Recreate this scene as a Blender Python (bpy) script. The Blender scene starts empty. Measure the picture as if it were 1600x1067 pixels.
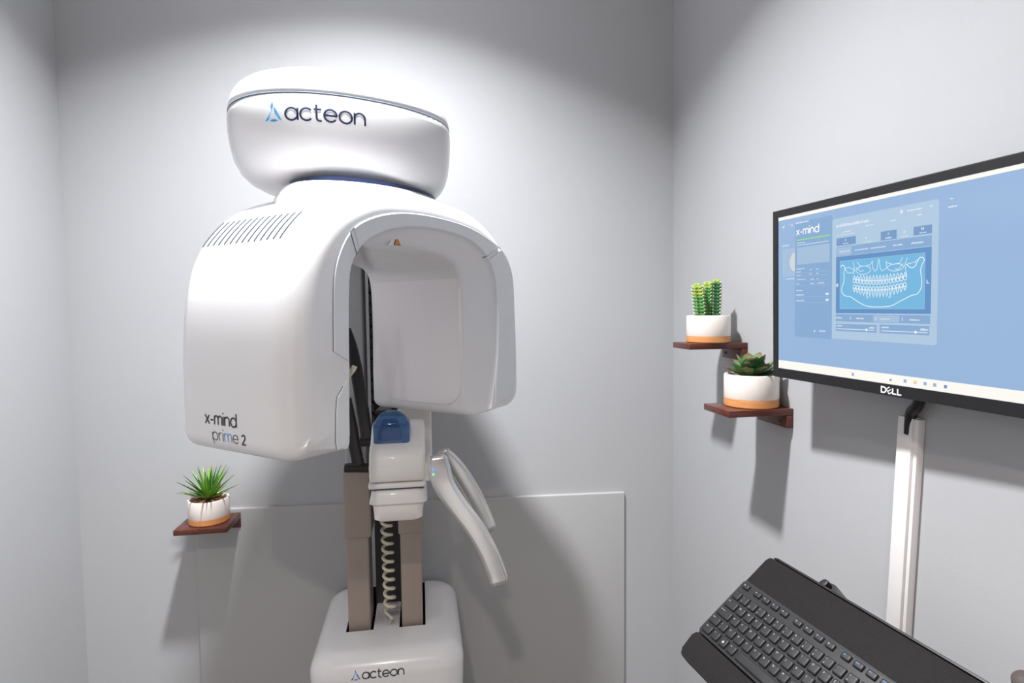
import bpy, bmesh, math, random
from math import sin, cos, pi, radians, sqrt
from mathutils import Vector as V, Matrix
from mathutils.bvhtree import BVHTree

random.seed(7)
scene = bpy.context.scene
COL = scene.collection

# ------------------------------------------------------------------ camera
CAM_YAW, CAM_PITCH, CAM_ROLL = .157, .0525, -.013
fw = V((sin(CAM_YAW)*cos(CAM_PITCH), cos(CAM_YAW)*cos(CAM_PITCH), -sin(CAM_PITCH)))
rt = V((cos(CAM_YAW), -sin(CAM_YAW), 0))
up = rt.cross(fw)
rt, up = rt*cos(CAM_ROLL)+up*sin(CAM_ROLL), up*cos(CAM_ROLL)-rt*sin(CAM_ROLL)
cd = bpy.data.cameras.new('camera'); cam = bpy.data.objects.new('camera', cd); COL.objects.link(cam)
cd.sensor_width = 36; cd.lens = 36*900/1600; cd.clip_start = .02; cd.clip_end = 50
cam.matrix_world = Matrix(((rt.x, up.x, -fw.x, 0), (rt.y, up.y, -fw.y, 0), (rt.z, up.z, -fw.z, 1.55), (0, 0, 0, 1)))
scene.camera = cam

# ------------------------------------------------------------------ world, exposure, ceiling lamps
world = bpy.data.worlds.new('world'); scene.world = world; world.use_nodes = True
bg = world.node_tree.nodes['Background']; bg.inputs[0].default_value = (1, .95, .9, 1); bg.inputs[1].default_value = 1.0
scene.view_settings.view_transform = 'Standard'; scene.view_settings.look = 'None'
scene.view_settings.exposure = 0; scene.view_settings.gamma = 1; scene.view_settings.use_curve_mapping = False
CEIL = 2.86
LAMPS = [((-.16, .955), 43.0, (.985, .99, 1)), ((-.30, -.95), 29.0, (1, .90, .81))]       # recessed downlight, then an unseen fill light added behind the viewer: position, watts, colour
for (lx, ly), wt, lc in LAMPS:
    ld = bpy.data.lights.new('downlight_bulb', 'AREA'); ld.shape = 'DISK'; ld.size = .12; ld.energy = wt; ld.color = lc
    ld.spread = radians(121)
    lo = bpy.data.objects.new('downlight_bulb', ld); COL.objects.link(lo); lo.location = (lx, ly, CEIL-.012)

# ------------------------------------------------------------------ materials
def s2l(c):
    return tuple(((x/255)/12.92 if x/255 <= .04045 else ((x/255+.055)/1.055)**2.4) for x in c)
MATS = {}
def mat(name, rgb, rough=.5, metal=0, spec=.5, coat=0, noise=0, nscale=40, bump=0, bscale=300, trans=0, emit=0, sheen=0, ior=1.45, stretch=None):
    if name in MATS: return MATS[name]
    m = bpy.data.materials.new(name); m.use_nodes = True
    nt = m.node_tree; b = nt.nodes['Principled BSDF']
    c = s2l(rgb)
    b.inputs['Base Color'].default_value = (*c, 1); b.inputs['Roughness'].default_value = rough
    b.inputs['Metallic'].default_value = metal; b.inputs['Specular IOR Level'].default_value = spec
    b.inputs['Coat Weight'].default_value = coat; b.inputs['Coat Roughness'].default_value = .08
    b.inputs['Transmission Weight'].default_value = trans; b.inputs['IOR'].default_value = ior
    if emit:
        b.inputs['Emission Color'].default_value = (*c, 1); b.inputs['Emission Strength'].default_value = emit
    tc = nt.nodes.new('ShaderNodeTexCoord'); mp = nt.nodes.new('ShaderNodeMapping')
    nt.links.new(tc.outputs['Object'], mp.inputs[0])
    if stretch: mp.inputs['Scale'].default_value = stretch
    if noise:
        n = nt.nodes.new('ShaderNodeTexNoise'); n.inputs['Scale'].default_value = nscale; n.inputs['Detail'].default_value = 5
        r = nt.nodes.new('ShaderNodeValToRGB')
        r.color_ramp.elements[0].position = .3; r.color_ramp.elements[1].position = .7
        r.color_ramp.elements[0].color = (*[x*(1-noise) for x in c], 1)
        r.color_ramp.elements[1].color = (*[min(1, x*(1+noise)) for x in c], 1)
        nt.links.new(mp.outputs[0], n.inputs['Vector']); nt.links.new(n.outputs['Fac'], r.inputs[0])
        nt.links.new(r.outputs[0], b.inputs['Base Color'])
    if bump:
        n = nt.nodes.new('ShaderNodeTexNoise'); n.inputs['Scale'].default_value = bscale; n.inputs['Detail'].default_value = 3
        bp = nt.nodes.new('ShaderNodeBump'); bp.inputs['Strength'].default_value = bump; bp.inputs['Distance'].default_value = .001
        nt.links.new(mp.outputs[0], n.inputs['Vector']); nt.links.new(n.outputs['Fac'], bp.inputs['Height'])
        nt.links.new(bp.outputs[0], b.inputs['Normal'])
    MATS[name] = m
    return m

M_WALL = mat('wall_paint', (181, 182, 185), .62, spec=.25, noise=.012, nscale=3, bump=.12, bscale=260)
M_PANEL = mat('panel_paint', (178, 178, 179), .55, spec=.3, noise=.01, nscale=4, bump=.08, bscale=200)
M_CEIL = mat('ceiling_paint', (236, 236, 236), .8, bump=.1)
M_FLOOR = mat('vinyl_floor', (112, 106, 100), .35, noise=.12, nscale=9)
M_WHITE = mat('gloss_white_plastic', (232, 231, 233), .26, coat=.35, noise=.006, nscale=5)
M_WHITE2 = mat('satin_white_plastic', (234, 231, 229), .38, coat=.1, noise=.006, nscale=5)
M_SENSOR = mat('sensor_panel_plastic', (240, 235, 238), .2, coat=.4, noise=.006, nscale=5)
M_TRIM = mat('trim_white_plastic', (226, 228, 232), .3, coat=.2, noise=.006, nscale=5)
M_SEAM = mat('seam_shadow_grey', (104, 116, 134), .7, spec=.1, noise=.02)
M_NAVY = mat('navy_print', (38, 50, 82), .4, noise=.02)
M_DARKP = mat('charcoal_print', (46, 48, 56), .4, noise=.02)
M_CYAN = mat('sky_blue_print', (64, 158, 218), .4, noise=.02)
M_BLUE = mat('mid_blue_print', (30, 120, 190), .4, noise=.02)
M_COL = mat('taupe_column_enamel', (158, 145, 136), .42, noise=.02, nscale=6, spec=.4)
M_BLACK = mat('black_plastic', (27, 25, 26), .32, noise=.05)
M_BLACKM = mat('matt_black_void', (14, 14, 16), .8, noise=.05)
M_SILVER = mat('silver_lacquer', (202, 201, 201), .25, metal=.8, coat=.3, noise=.01)
M_CREAM = mat('cream_rubber', (206, 200, 178), .5, noise=.03)
M_CUP = mat('blue_clear_acrylic', (104, 150, 206), .06, trans=.85, noise=.02, ior=1.4)
M_CUPIN = mat('blue_bite_insert', (74, 110, 160), .3, noise=.06, nscale=60)
M_CHAIN = mat('cable_chain_plastic', (92, 94, 92), .5, noise=.2, nscale=120)
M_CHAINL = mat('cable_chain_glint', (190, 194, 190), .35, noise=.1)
M_ORANGE = mat('warning_orange', (238, 140, 40), .5, noise=.02)
M_STICK = mat('sticker_white', (235, 235, 235), .5, noise=.02)
M_WOOD = mat('dark_walnut_stain', (88, 44, 34), .34, coat=.15, noise=.35, nscale=14, stretch=(1, 7, 7))
M_WOODX = mat('dark_walnut_stain_along_x', (88, 44, 34), .34, coat=.15, noise=.35, nscale=14, stretch=(7, 1, 7))
M_POT = mat('warm_white_glaze', (240, 230, 224), .35, coat=.2, noise=.012, nscale=50)
M_BAND = mat('oiled_bamboo_band', (214, 148, 92), .45, noise=.14, nscale=20, stretch=(1, 1, 6))
M_SOIL = mat('brown_mulch', (112, 74, 46), .9, noise=.4, nscale=160, bump=.8, bscale=200)
M_CACT = mat('cactus_green', (76, 140, 66), .5, noise=.22, nscale=60)
M_CACTD = mat('cactus_dark_green', (44, 98, 52), .5, noise=.22, nscale=60)
M_CACTT = mat('cactus_yellow_tip', (150, 176, 66), .5, noise=.15, nscale=60)
M_NUB = mat('cactus_pale_nub', (226, 230, 196), .6, noise=.05)
M_LEAFD = mat('succulent_dark_green', (50, 92, 52), .36, noise=.22, nscale=30)
M_LEAFM = mat('succulent_mid_green', (104, 136, 84), .36, noise=.22, nscale=30)
M_LEAFR = mat('succulent_red_margin', (140, 92, 76), .45, noise=.15, nscale=40)
M_AG1 = mat('agave_bright_green', (112, 160, 52), .4, noise=.2, nscale=30)
M_AG2 = mat('agave_deep_green', (44, 96, 40), .4, noise=.2, nscale=30)
M_AG3 = mat('agave_dry_tip', (150, 132, 70), .5, noise=.2, nscale=30)
M_BEZEL = mat('monitor_black_bezel', (29, 28, 31), .45, noise=.04, bump=.1, bscale=900)
M_DUCT = mat('white_pvc_trunking', (240, 236, 236), .4, noise=.006)
M_KB = mat('keyboard_deck_plastic', (42, 42, 44), .45, spec=.35, noise=.05, bump=.1, bscale=900)
M_KEY = mat('keycap_plastic', (36, 35, 37), .42, spec=.35, noise=.06, bump=.1, bscale=1200)
M_TRAY = mat('black_tray_laminate', (25, 23, 23), .75, spec=.25, noise=.18, nscale=260, bump=.3, bscale=500)
M_LEG = mat('keycap_white_print', (176, 176, 182), .5, noise=.02)
M_LEGB = mat('keycap_blue_print', (96, 156, 232), .5, noise=.02)
M_STEEL = mat('bracket_black_steel', (36, 34, 34), .4, metal=.3, noise=.1)
M_RING = mat('downlight_ring_white', (240, 240, 240), .4, noise=.01)

def emis(name, rgb, k=1.0):
    m = mat(name, rgb, .25, spec=.4, emit=k, noise=0)
    b = m.node_tree.nodes['Principled BSDF']; b.inputs['Base Color'].default_value = (.012, .012, .014, 1)
    return m

# ------------------------------------------------------------------ mesh helpers
ORG = {}
def obj(name, vs, fs, m, parent=None, sharp=38, smooth=True, loc=None, fmats=None):
    """one mesh object from world-space vertices; origin at the parent's origin, or at loc"""
    if parent is not None: org = ORG[parent.name]
    else: org = V(loc) if loc is not None else V((0, 0, 0))
    me = bpy.data.meshes.new(name)
    me.from_pydata([V(v)-org for v in vs], [], fs)
    ms = m if isinstance(m, (list, tuple)) else [m]
    for q in ms: me.materials.append(q)
    bm = bmesh.new(); bm.from_mesh(me); bmesh.ops.recalc_face_normals(bm, faces=bm.faces); bm.to_mesh(me); bm.free()
    if fmats:
        for p, k in zip(me.polygons, fmats): p.material_index = k
    if smooth:
        me.polygons.foreach_set('use_smooth', [True]*len(me.polygons)); me.set_sharp_from_angle(angle=radians(sharp))
    o = bpy.data.objects.new(name, me); COL.objects.link(o)
    if parent is not None: o.parent = parent
    else: o.location = org
    ORG[o.name] = org
    return o
def tag(o, label, cat, group=None, kind=None):
    o['label'] = label
    if cat: o['category'] = cat
    if group: o['group'] = group
    if kind: o['kind'] = kind
    return o
def thing(name, loc, label, cat, group=None):
    o = bpy.data.objects.new(name, None); COL.objects.link(o); o.location = loc; o.empty_display_size = .05
    ORG[o.name] = V(loc)
    return tag(o, label, cat, group)

def frame(o, x, y, z):
    o = V(o); x, y, z = V(x), V(y), V(z)
    return lambda p: o + x*p[0] + y*p[1] + z*p[2]
ID = frame((0, 0, 0), (1, 0, 0), (0, 1, 0), (0, 0, 1))

def box(lo, hi, bev=0, seg=2, f=ID):
    bm = bmesh.new()
    bmesh.ops.create_cube(bm, size=1)
    for v in bm.verts:
        v.co = V([lo[i] + (v.co[i]+.5)*(hi[i]-lo[i]) for i in range(3)])
    if bev: bmesh.ops.bevel(bm, geom=bm.edges[:], offset=bev, segments=seg, affect='EDGES', profile=.5)
    bm.verts.ensure_lookup_table()
    r = [f(v.co) for v in bm.verts], [[v.index for v in q.verts] for q in bm.faces]
    bm.free(); return r
def join(*parts):
    vs, fs = [], []
    for a, b in parts:
        k = len(vs); vs += list(a); fs += [[i+k for i in q] for q in b]
    return vs, fs
def loft(secs, cap0=True, cap1=True, closed=True):
    vs = [V(p) for s in secs for p in s]; n = len(secs[0]); fs = []
    for i in range(len(secs)-1):
        for j in range(n if closed else n-1):
            k = (j+1) % n
            fs.append([i*n+j, i*n+k, (i+1)*n+k, (i+1)*n+j])
    if cap0: fs.append(list(range(n))[::-1])
    if cap1: fs.append([(len(secs)-1)*n+j for j in range(n)])
    return vs, fs
def lathe(prof, c, n=32, f=None):
    secs = []
    for r, z in prof:
        secs.append([(c[0]+max(r, 1e-5)*cos(2*pi*k/n), c[1]+max(r, 1e-5)*sin(2*pi*k/n), c[2]+z) for k in range(n)])
    vs, fs = loft(secs)
    if f: vs = [f(v) for v in vs]
    return vs, fs
def catmull(pts, k=8):
    pts = [V(p) for p in pts]; P = [pts[0]*2-pts[1]]+pts+[pts[-1]*2-pts[-2]]; out = []
    for i in range(1, len(P)-2):
        a, b, c, d = P[i-1:i+3]
        for q in range(k):
            t = q/k
            out.append(.5*((2*b)+(c-a)*t+(2*a-5*b+4*c-d)*t*t+(3*b-a-3*c+d)*t**3))
    out.append(pts[-1]); return out
def sweep(path, shape, upv=(0, 0, 1), scales=None, caps=True):
    """sweep a closed 2d shape [(side, up)] along a path"""
    path = [V(p) for p in path]; secs = []; upv = V(upv)
    for i, p in enumerate(path):
        t = (path[min(i+1, len(path)-1)]-path[max(i-1, 0)]).normalized()
        s = t.cross(upv).normalized(); u = s.cross(t).normalized()
        k = scales[i] if scales else (1, 1)
        if not isinstance(k, (tuple, list)): k = (k, k)
        secs.append([p+s*a*k[0]+u*b*k[1] for a, b in shape])
    return loft(secs, caps, caps)
def circ(r, n=10, ry=None):
    return [(r*cos(2*pi*k/n), (ry or r)*sin(2*pi*k/n)) for k in range(n)]
def rrect(w, h, r, n=5):
    out = []
    for cx, cy, a in ((w-r, h-r, 0), (-w+r, h-r, 90), (-w+r, -h+r, 180), (w-r, -h+r, 270)):
        for k in range(n+1):
            t = radians(a+90*k/n); out.append((cx+r*cos(t), cy+r*sin(t)))
    return out
def tube(path, r, n=8, upv=(0, 0, 1)):
    return sweep(path, circ(r, n), upv)
def resample(pts, n):
    pts = [V((*p, 0)) if len(p) == 2 else V(p) for p in pts]
    L = [0]
    for a, b in zip(pts, pts[1:]): L.append(L[-1]+(b-a).length)
    out = []; j = 0
    for i in range(n):
        s = L[-1]*i/(n-1)
        while j < len(L)-2 and L[j+1] < s: j += 1
        d = L[j+1]-L[j]; t = (s-L[j])/d if d else 0
        out.append(pts[j].lerp(pts[j+1], min(1, max(0, t))))
    return out
def bvh(o):
    me = o.data; org = ORG[o.name]
    return BVHTree.FromPolygons([v.co+org for v in me.vertices], [list(p.vertices) for p in me.polygons])

# ---- stroke lettering (flat ribbons), x-height 1
def arc(cx, cy, rx, ry, a0, a1, n=16):
    return [(cx+rx*cos(radians(a0+(a1-a0)*k/n)), cy+ry*sin(radians(a0+(a1-a0)*k/n))) for k in range(n+1)]
GL = {
 'a': (1.0, [arc(.5, .5, .5, .5, 0, 360, 24), [(1, 0), (1, 1)]]),
 'c': (.88, [arc(.5, .5, .5, .5, 42, 318, 20)]),
 't': (.62, [[(.22, 1.34), (.22, .3)]+arc(.48, .26, .26, .26, 180, 270, 6)+[(.62, 0)], [(0, .95), (.6, .95)]]),
 'e': (1.0, [[(0.02, .5), (.98, .5)]+arc(.5, .5, .5, .5, 4, 322, 20)]),
 'o': (1.0, [arc(.5, .5, .5, .5, 0, 360, 24)]),
 'n': (.84, [[(0, 0), (0, 1)], [(0, .5)]+arc(.42, .55, .42, .45, 180, 0, 12)+[(.84, 0)]]),
 'm': (1.36, [[(0, 0), (0, 1)], [(0, .6)]+arc(.34, .62, .34, .38, 180, 0, 10)+[(.68, 0)], [(.68, .6)]+arc(1.02, .62, .34, .38, 180, 0, 10)+[(1.36, 0)]]),
 'x': (.8, [[(0, 0), (.8, 1)], [(0, 1), (.8, 0)]]),
 '-': (.45, [[(0, .48), (.45, .48)]]),
 'i': (.0, [[(0, 0), (0, 1)], [(0, 1.28), (0, 1.45)]]),
 'd': (1.0, [arc(.5, .5, .5, .5, 0, 360, 24), [(1, 0), (1, 1.5)]]),
 'p': (1.0, [arc(.5, .5, .5, .5, 0, 360, 24), [(0, -.48), (0, 1)]]),
 'r': (.5, [[(0, 0), (0, 1)], arc(.42, .55, .42, .45, 180, 80, 8)]),
 '2': (.75, [arc(.37, .98, .36, .36, 165, -30, 10)+[(0, 0), (.78, 0)]]),
 'D': (1.0, [[(0, 0), (0, 1), (.45, 1)]+arc(.45, .5, .5, .5, 90, -90, 10)+[(0, 0)]]),
 'L': (.75, [[(0, 1), (0, 0), (.75, 0)]]),
 'R': (.7, [[(0, 0), (0, 1), (.4, 1)]+arc(.4, .75, .28, .25, 90, -90, 8)+[(0, .5)], [(.35, .5), (.7, 0)]]),
}
def ribbon(pts, w, maxseg=.25):
    P = [V((p[0], p[1])) for p in pts]; Q = [P[0]]
    for a, b in zip(P, P[1:]):
        k = max(1, int((b-a).length/maxseg)); Q += [a.lerp(b, (i+1)/k) for i in range(k)]
    closed = (Q[0]-Q[-1]).length < 1e-6
    vs, fs = [], []; n = len(Q)
    for i, p in enumerate(Q):
        a = Q[i-1] if i else (Q[-2] if closed else p); b = Q[i+1] if i < n-1 else (Q[1] if closed else p)
        d1 = (p-a).normalized() if (p-a).length > 1e-9 else (b-p).normalized()
        d2 = (b-p).normalized() if (b-p).length > 1e-9 else d1
        n1 = V((-d1.y, d1.x)); n2 = V((-d2.y, d2.x)); m = n1+n2
        m = m.normalized() if m.length > 1e-6 else n1
        k = min(1.8, 1/max(.4, m.dot(n1)))
        vs += [p+m*w*.5*k, p-m*w*.5*k]
    for i in range(n-1): fs.append([2*i, 2*i+1, 2*i+3, 2*i+2])
    return vs, fs
def text(s, size, w, gap=.2, x0=0, y0=0, sx=1):
    parts = []; x = 0
    for ch in s:
        if ch == ' ': x += .5; continue
        wd, st = GL[ch]
        for q in st:
            vs, fs = ribbon([(p[0]*sx+x, p[1]) for p in q], w)
            parts.append(([(v[0]*size+x0, v[1]*size+y0) for v in vs], fs))
        x += wd*sx+gap+w*.5
    return join(*parts), x*size
def decal(name, geo, m, parent, f, tree=None, nrm=None, off=.0006):
    """geo: 2d vertices; f maps (x, y, 0) to world; optionally projected on a surface along -nrm"""
    vs = []
    for p in geo[0]:
        q = f((p[0], p[1], 0))
        if tree:
            h = tree.ray_cast(q+nrm*.25, -nrm)
            q = (h[0] if h[0] is not None else q)+nrm*off
        vs.append(q)
    return obj(name, vs, geo[1], m, parent, smooth=False)
MARK = {'l': [(.46, 1), (0, 0), (.2, .06), (.34, .42), (.52, .78)], 'r': [(.55, .76), (.62, .66), (1.0, 0), (.8, .1), (.57, .5)], 'b': [(.26, .02), (.42, .1), (.6, .1), (.76, .02), (.5, -.03)]}
def mark_geo(w, h, x0=0, y0=0):
    return join(*[([(x0+p[0]*w, y0+p[1]*h) for p in MARK[k]], [list(range(5))]) for k in 'lrb'])

# ------------------------------------------------------------------ the room
XL, XR, YB, YF = -.95, .803, 1.75, -1.9
def struct(name, geo, m, label):
    o = obj(name, geo[0], geo[1], m, smooth=False); o['kind'] = 'structure'; o['label'] = label; return o
T = .1
struct('floor', box((XL-T, YF-T, -T), (XR+T, YB+T, 0)), M_FLOOR, 'smooth beige grey vinyl floor')
struct('ceiling', box((XL-T, YF-T, CEIL), (XR+T, YB+T, CEIL+T)), M_CEIL, 'plain white ceiling')
struct('wall_back', box((XL-T, YB, 0), (XR+T, YB+T, CEIL)), M_WALL, 'pale grey painted wall behind the white machine')
struct('wall_right', box((XR, YF, 0), (XR+T, YB, CEIL)), M_WALL, 'pale grey painted wall behind the monitor')
struct('wall_left', box((XL-T, YF, 0), (XL, YB, CEIL)), M_WALL, 'pale grey painted wall at the left edge')
struct('wall_front', join(box((XL-T, YF-T, 0), (-.75, YF, CEIL)), box((.25, YF-T, 0), (XR+T, YF, CEIL)), box((-.75, YF-T, 2.1), (.25, YF, CEIL))), M_WALL, 'pale grey wall with a doorway behind the viewer')
# board mounted on the back wall
pv = [(-.652, .16), (.632, .16), (.634, .966), (-.648, .9945)]
panel = loft([[(x, YB-.012, z) for x, z in pv], [(x, YB, z) for x, z in pv]])
bm = bmesh.new()
bvs = [bm.verts.new(v) for v in panel[0]]
for q in panel[1]: bm.faces.new([bvs[i] for i in q])
bmesh.ops.bevel(bm, geom=[e for e in bm.edges if all(abs(v.co.y-(YB-.012)) < 1e-6 for v in e.verts)], offset=.004, segments=3, affect='EDGES', profile=.5)
bm.verts.index_update()
o = obj('trim_1', [v.co.copy() for v in bm.verts], [[v.index for v in q.verts] for q in bm.faces], M_PANEL); bm.free()
o['kind'] = 'structure'; o['label'] = 'pale grey mounting board screwed to the back wall behind the machine'
for k, ((lx, ly), wt, lc) in enumerate(LAMPS):
    t = thing('recessed_downlight', (lx, ly, CEIL), ['round recessed ceiling downlight above the white machine', 'unseen ceiling downlight added behind the viewer as fill light'][k], 'ceiling light', 'recessed ceiling downlights')
    g = lathe([(.062, -.001), (.062, -.012), (.066, -.015), (.078, -.012), (.082, -.004), (.082, 0), (.062, -.001)], (lx, ly, CEIL), 40)
    n = 40; obj('trim_ring', g[0], g[1][:-2], M_RING, t)

# ------------------------------------------------------------------ the x-ray machine
mach = thing('dental_xray_machine', (-.095, 1.53, 0), 'white panoramic dental x-ray machine with domed head and arched rotating arm', 'xray machine')

# --- rotating arm: an arch lofted along w
TH = radians(50.1)
AN = V((cos(TH), sin(TH), 0)); AW = V((sin(TH), -cos(TH), 0)); AO = V((-.193, .88, 0)); AD = .306
fa = frame(AO, AN, AW, (0, 0, 1))                      # (n, w, z)
dome = [(0, 1.40), (.001, 1.47), (.005, 1.535), (.013, 1.59), (.027, 1.638), (.051, 1.682), (.092, 1.725), (.15, 1.757), (.22, 1.776), (.346, 1.784)]
dome = dome + [(.692-a, b-.002) for a, b in dome[-2::-1]]
out_arch = [(p.x, p.y) for p in catmull([(*p, 0) for p in dome], 6)]
def corner(cx, cy, r, a0, a1, n=7): return arc(cx, cy, r, r, a0, a1, n)
ZB = 1.322
path_out = [(.06, ZB), (.04, ZB)]+corner(.03, ZB+.03, .03, 270, 180)+out_arch+corner(.692-.05, ZB+.045, .05, 0, -90)+[(.60, ZB-.005), (.575, ZB-.005)]
inA = [(.116, 1.37), (.118, 1.48), (.121, 1.58), (.127, 1.615), (.143, 1.645), (.168, 1.664), (.22, 1.672), (.30, 1.675), (.39, 1.67), (.44, 1.660), (.468, 1.645), (.479, 1.615), (.482, 1.56), (.482, 1.48), (.48, 1.40)]      # deep opening
inF = [(.116, 1.37), (.119, 1.48), (.122, 1.58), (.127, 1.622), (.142, 1.650), (.168, 1.674), (.222, 1.697), (.30, 1.711), (.39, 1.712), (.47, 1.702), (.528, 1.676), (.560, 1.635), (.572, 1.58), (.573, 1.48), (.560, 1.385)]   # front rim
KI = 90
ia = resample([(p.x, p.y) for p in catmull([(*p, 0) for p in inA], 6)], KI)
iF = resample([(p.x, p.y) for p in catmull([(*p, 0) for p in inF], 6)], KI)
tailA = [(.116, 1.345)]+corner(.101, ZB+.015, .015, 0, -90, 4)+[(.08, ZB)]
headA = [(.55, ZB-.005), (.53, ZB-.005)]+[(.504-.024*sin(radians(a)), ZB+.019-.024*cos(radians(a))) for a in (10, 25, 40, 55, 70, 84)]
headF = [(.565, ZB-.005), (.56, ZB)]+[(.558, ZB+.004), (.557, ZB+.012), (.556, ZB+.02), (.556, ZB+.03), (.556, ZB+.04), (.557, ZB+.05)]
LA = path_out+headA+[(p.x, p.y) for p in reversed(ia)]+tailA
LF = path_out+headF+[(p.x, p.y) for p in reversed(iF)]+tailA
NO = len(path_out); NL = len(LA)
kind = []
for i in range(NL):
    if i < 2: kind.append(.5+.0*i)
    elif i < NO-2: kind.append(0.)
    elif i < NO: kind.append(.35)
    elif i < NO+len(headA): kind.append(min(1, .6+.1*(i-NO)))
    elif i < NL-len(tailA): kind.append(1.)
    else: kind.append(max(.6, 1-.08*(i-NL+len(tailA))))
kind = [sum(kind[(i+j) % NL] for j in range(-5, 6))/11 for i in range(NL)]
def normals2(L):
    out = []; n = len(L)
    for i in range(n):
        a = V(L[i-1]); b = V(L[(i+1) % n]); d = (b-a).normalized(); out.append(V((-d.y, d.x)))
    return out
NA = normals2(LA)
# outward test: left limb outer point must have a normal with negative n
if NA[20].x > 0: NA = [-q for q in NA]
RO, RI, FL = .046, .006, .04
secs = []
NS = 9
for q in range(NS+1):                       # front bevel and flare
    a = pi/2*q/NS; s = []
    for i in range(NL):
        k = kind[i]; r = RO*(1-k)+RI*k
        po = V(LA[i])-NA[i]*r*(1-sin(a)); do = r*(1-cos(a))
        d1 = FL*q/NS; e = (q/NS); e = e*e*(3-2*e)
        pi_ = V(LF[i]).lerp(V(LA[i]), e)
        p = po.lerp(pi_, k) if k < 1 else pi_; d = do*(1-k)+d1*k
        s.append(fa((p.x, -d, p.y)))
    secs.append(s)
for d in (.10, .16, .22):
    secs.append([fa((p[0], -d, p[1])) for p in LA])
for q in range(NS+1):
    a = pi/2*(1-q/NS); s = []
    for i in range(NL):
        k = kind[i]; r = RO*(1-k)+RI*k
        p = V(LA[i])-NA[i]*r*(1-sin(a)); d = AD-r*(1-cos(a))
        s.append(fa((p.x, -d, p.y)))
    secs.append(s)
g = loft(secs)
arm = obj('rotating_arm', g[0], g[1], M_WHITE, mach, 50)
T_ARM = bvh(arm)

# sensor panel: slightly proud plate on the inner face of the far limb
pl = [(-.296, 1.640)]+[(-.292, 1.60), (-.291, 1.50), (-.287, 1.42), (-.280, 1.383), (-.262, 1.357), (-.232, 1.345), (-.18, 1.342)]+[(-.075, 1.343)]+arc(-.045, 1.385, .042, .042, -80, 0, 5)+[(0.0, 1.45), (-.002, 1.60), (-.010, 1.648)]
pl = [(max(a, -.292), b) for a, b in pl]
pa = [fa((.4775, p[0]-.036 if p[0] > -.04 else p[0], p[1])) for p in pl]
pb = [fa((.486, p[0]-.036 if p[0] > -.04 else p[0], p[1])) for p in pl]
g = loft([pa, pb]); sensor = obj('sensor_panel', g[0], g[1], M_SENSOR, arm, 30)

# front trim arch
seam = [(.086, 1.49), (.088, 1.56), (.092, 1.612), (.104, 1.648), (.127, 1.682), (.158, 1.704), (.215, 1.724), (.29, 1.735), (.385, 1.736), (.47, 1.729), (.54, 1.713), (.60, 1.690), (.636, 1.650), (.648, 1.60), (.650, 1.50), (.649, 1.41), (.640, 1.368), (.620, 1.345)]
inn = [(.117, 1.472)]+inF[2:]+[(.559, 1.352), (.560, 1.340)]
K2 = 80
sa = resample([(p.x, p.y) for p in catmull([(*p, 0) for p in seam], 6)], K2)
sb = resample([(p.x, p.y) for p in catmull([(*p, 0) for p in inn], 6)], K2)
def strip(name, A, B, i0, i1, h=.0022):
    s = []
    for i in range(i0, i1):
        p, q = A[i], B[i]; dq = (q-p); L = dq.length; dq = dq/L
        s.append([fa((p.x, -.01, p.y)), fa((p.x, h*.5, p.y)), fa((p.x+dq.x*.002, h, p.y+dq.y*.002)), fa((q.x-dq.x*.003, h, q.y-dq.y*.003)), fa((q.x-dq.x*.0005, h*.3, q.y-dq.y*.0005)), fa((q.x, -.01, q.y))])
    g = loft(s); return obj(name, g[0], g[1], M_TRIM, arm, 16)
iL = min(range(K2), key=lambda i: abs(sa[i].x-.140)+abs(sa[i].y-1.696)); iR = min(range(K2), key=lambda i: abs(sa[i].x-.592)+abs(sa[i].y-1.694))
strip('front_trim', sa, sb, 0, iL); strip('front_trim', sa, sb, iL, iR); strip('front_trim', sa, sb, iR, K2)
lowa = [V((.104, 1.432, 0)), V((.090, 1.415, 0)), V((.087, 1.39, 0)), V((.085, 1.345, 0)), V((.087, 1.332, 0))]
lowb = [V((.1165, 1.447, 0)), V((.1165, 1.42, 0)), V((.116, 1.39, 0)), V((.1155, 1.35, 0)), V((.110, 1.334, 0))]
strip('front_trim', lowa, lowb, 0, 5)
# seams between shell and trim
def seamline(pts, r=.0008, name='seam'):
    g = tube(pts, r, 6, AW); return obj(name, g[0], g[1], M_SEAM, arm)
seamline([fa((p.x, .0004, p.y)) for p in sa])
seamline([fa((p.x, .0004, p.y)) for p in lowa])
seamline([fa((sa[iL-1].lerp(sb[iL-1], k/6).x, .0024, sa[iL-1].lerp(sb[iL-1], k/6).y)) for k in range(7)], .0009)
seamline([fa((sa[iR-1].lerp(sb[iR-1], k/6).x, .0024, sa[iR-1].lerp(sb[iR-1], k/6).y)) for k in range(7)], .0009)
pR = sb[iR-1]
seamline([fa((pR.x, 0, pR.y)), fa((.525, -.012, 1.668)), fa((.487, -.03, 1.655)), fa((.472, -.042, 1.646))], .0011)
seamline([fa((.4745, -.042-.25*k/8, 1.645-.002*k/8)) for k in range(9)], .0013)
# ventilation slots on the near limb
def surf(tree, P, D):
    h = tree.ray_cast(P, D); return h[0] if h[0] is not None else None
for k in range(14):
    wv = -.262+.0160*k
    pts = []
    for j in range(7):
        z = 1.668+.046*j/6
        q = surf(T_ARM, fa((-.2, wv-.008*(1-j/6), z)), AN)
        if q is not None: pts.append(q-AN*.0007+V((0, 0, .0005)))
    if len(pts) > 3:
        g = tube(pts, .0013, 6, AW); obj('vent_slot', g[0], g[1], mat('vent_dark_grey', (84, 88, 96), .8, spec=.1, noise=.02), arm)
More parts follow.
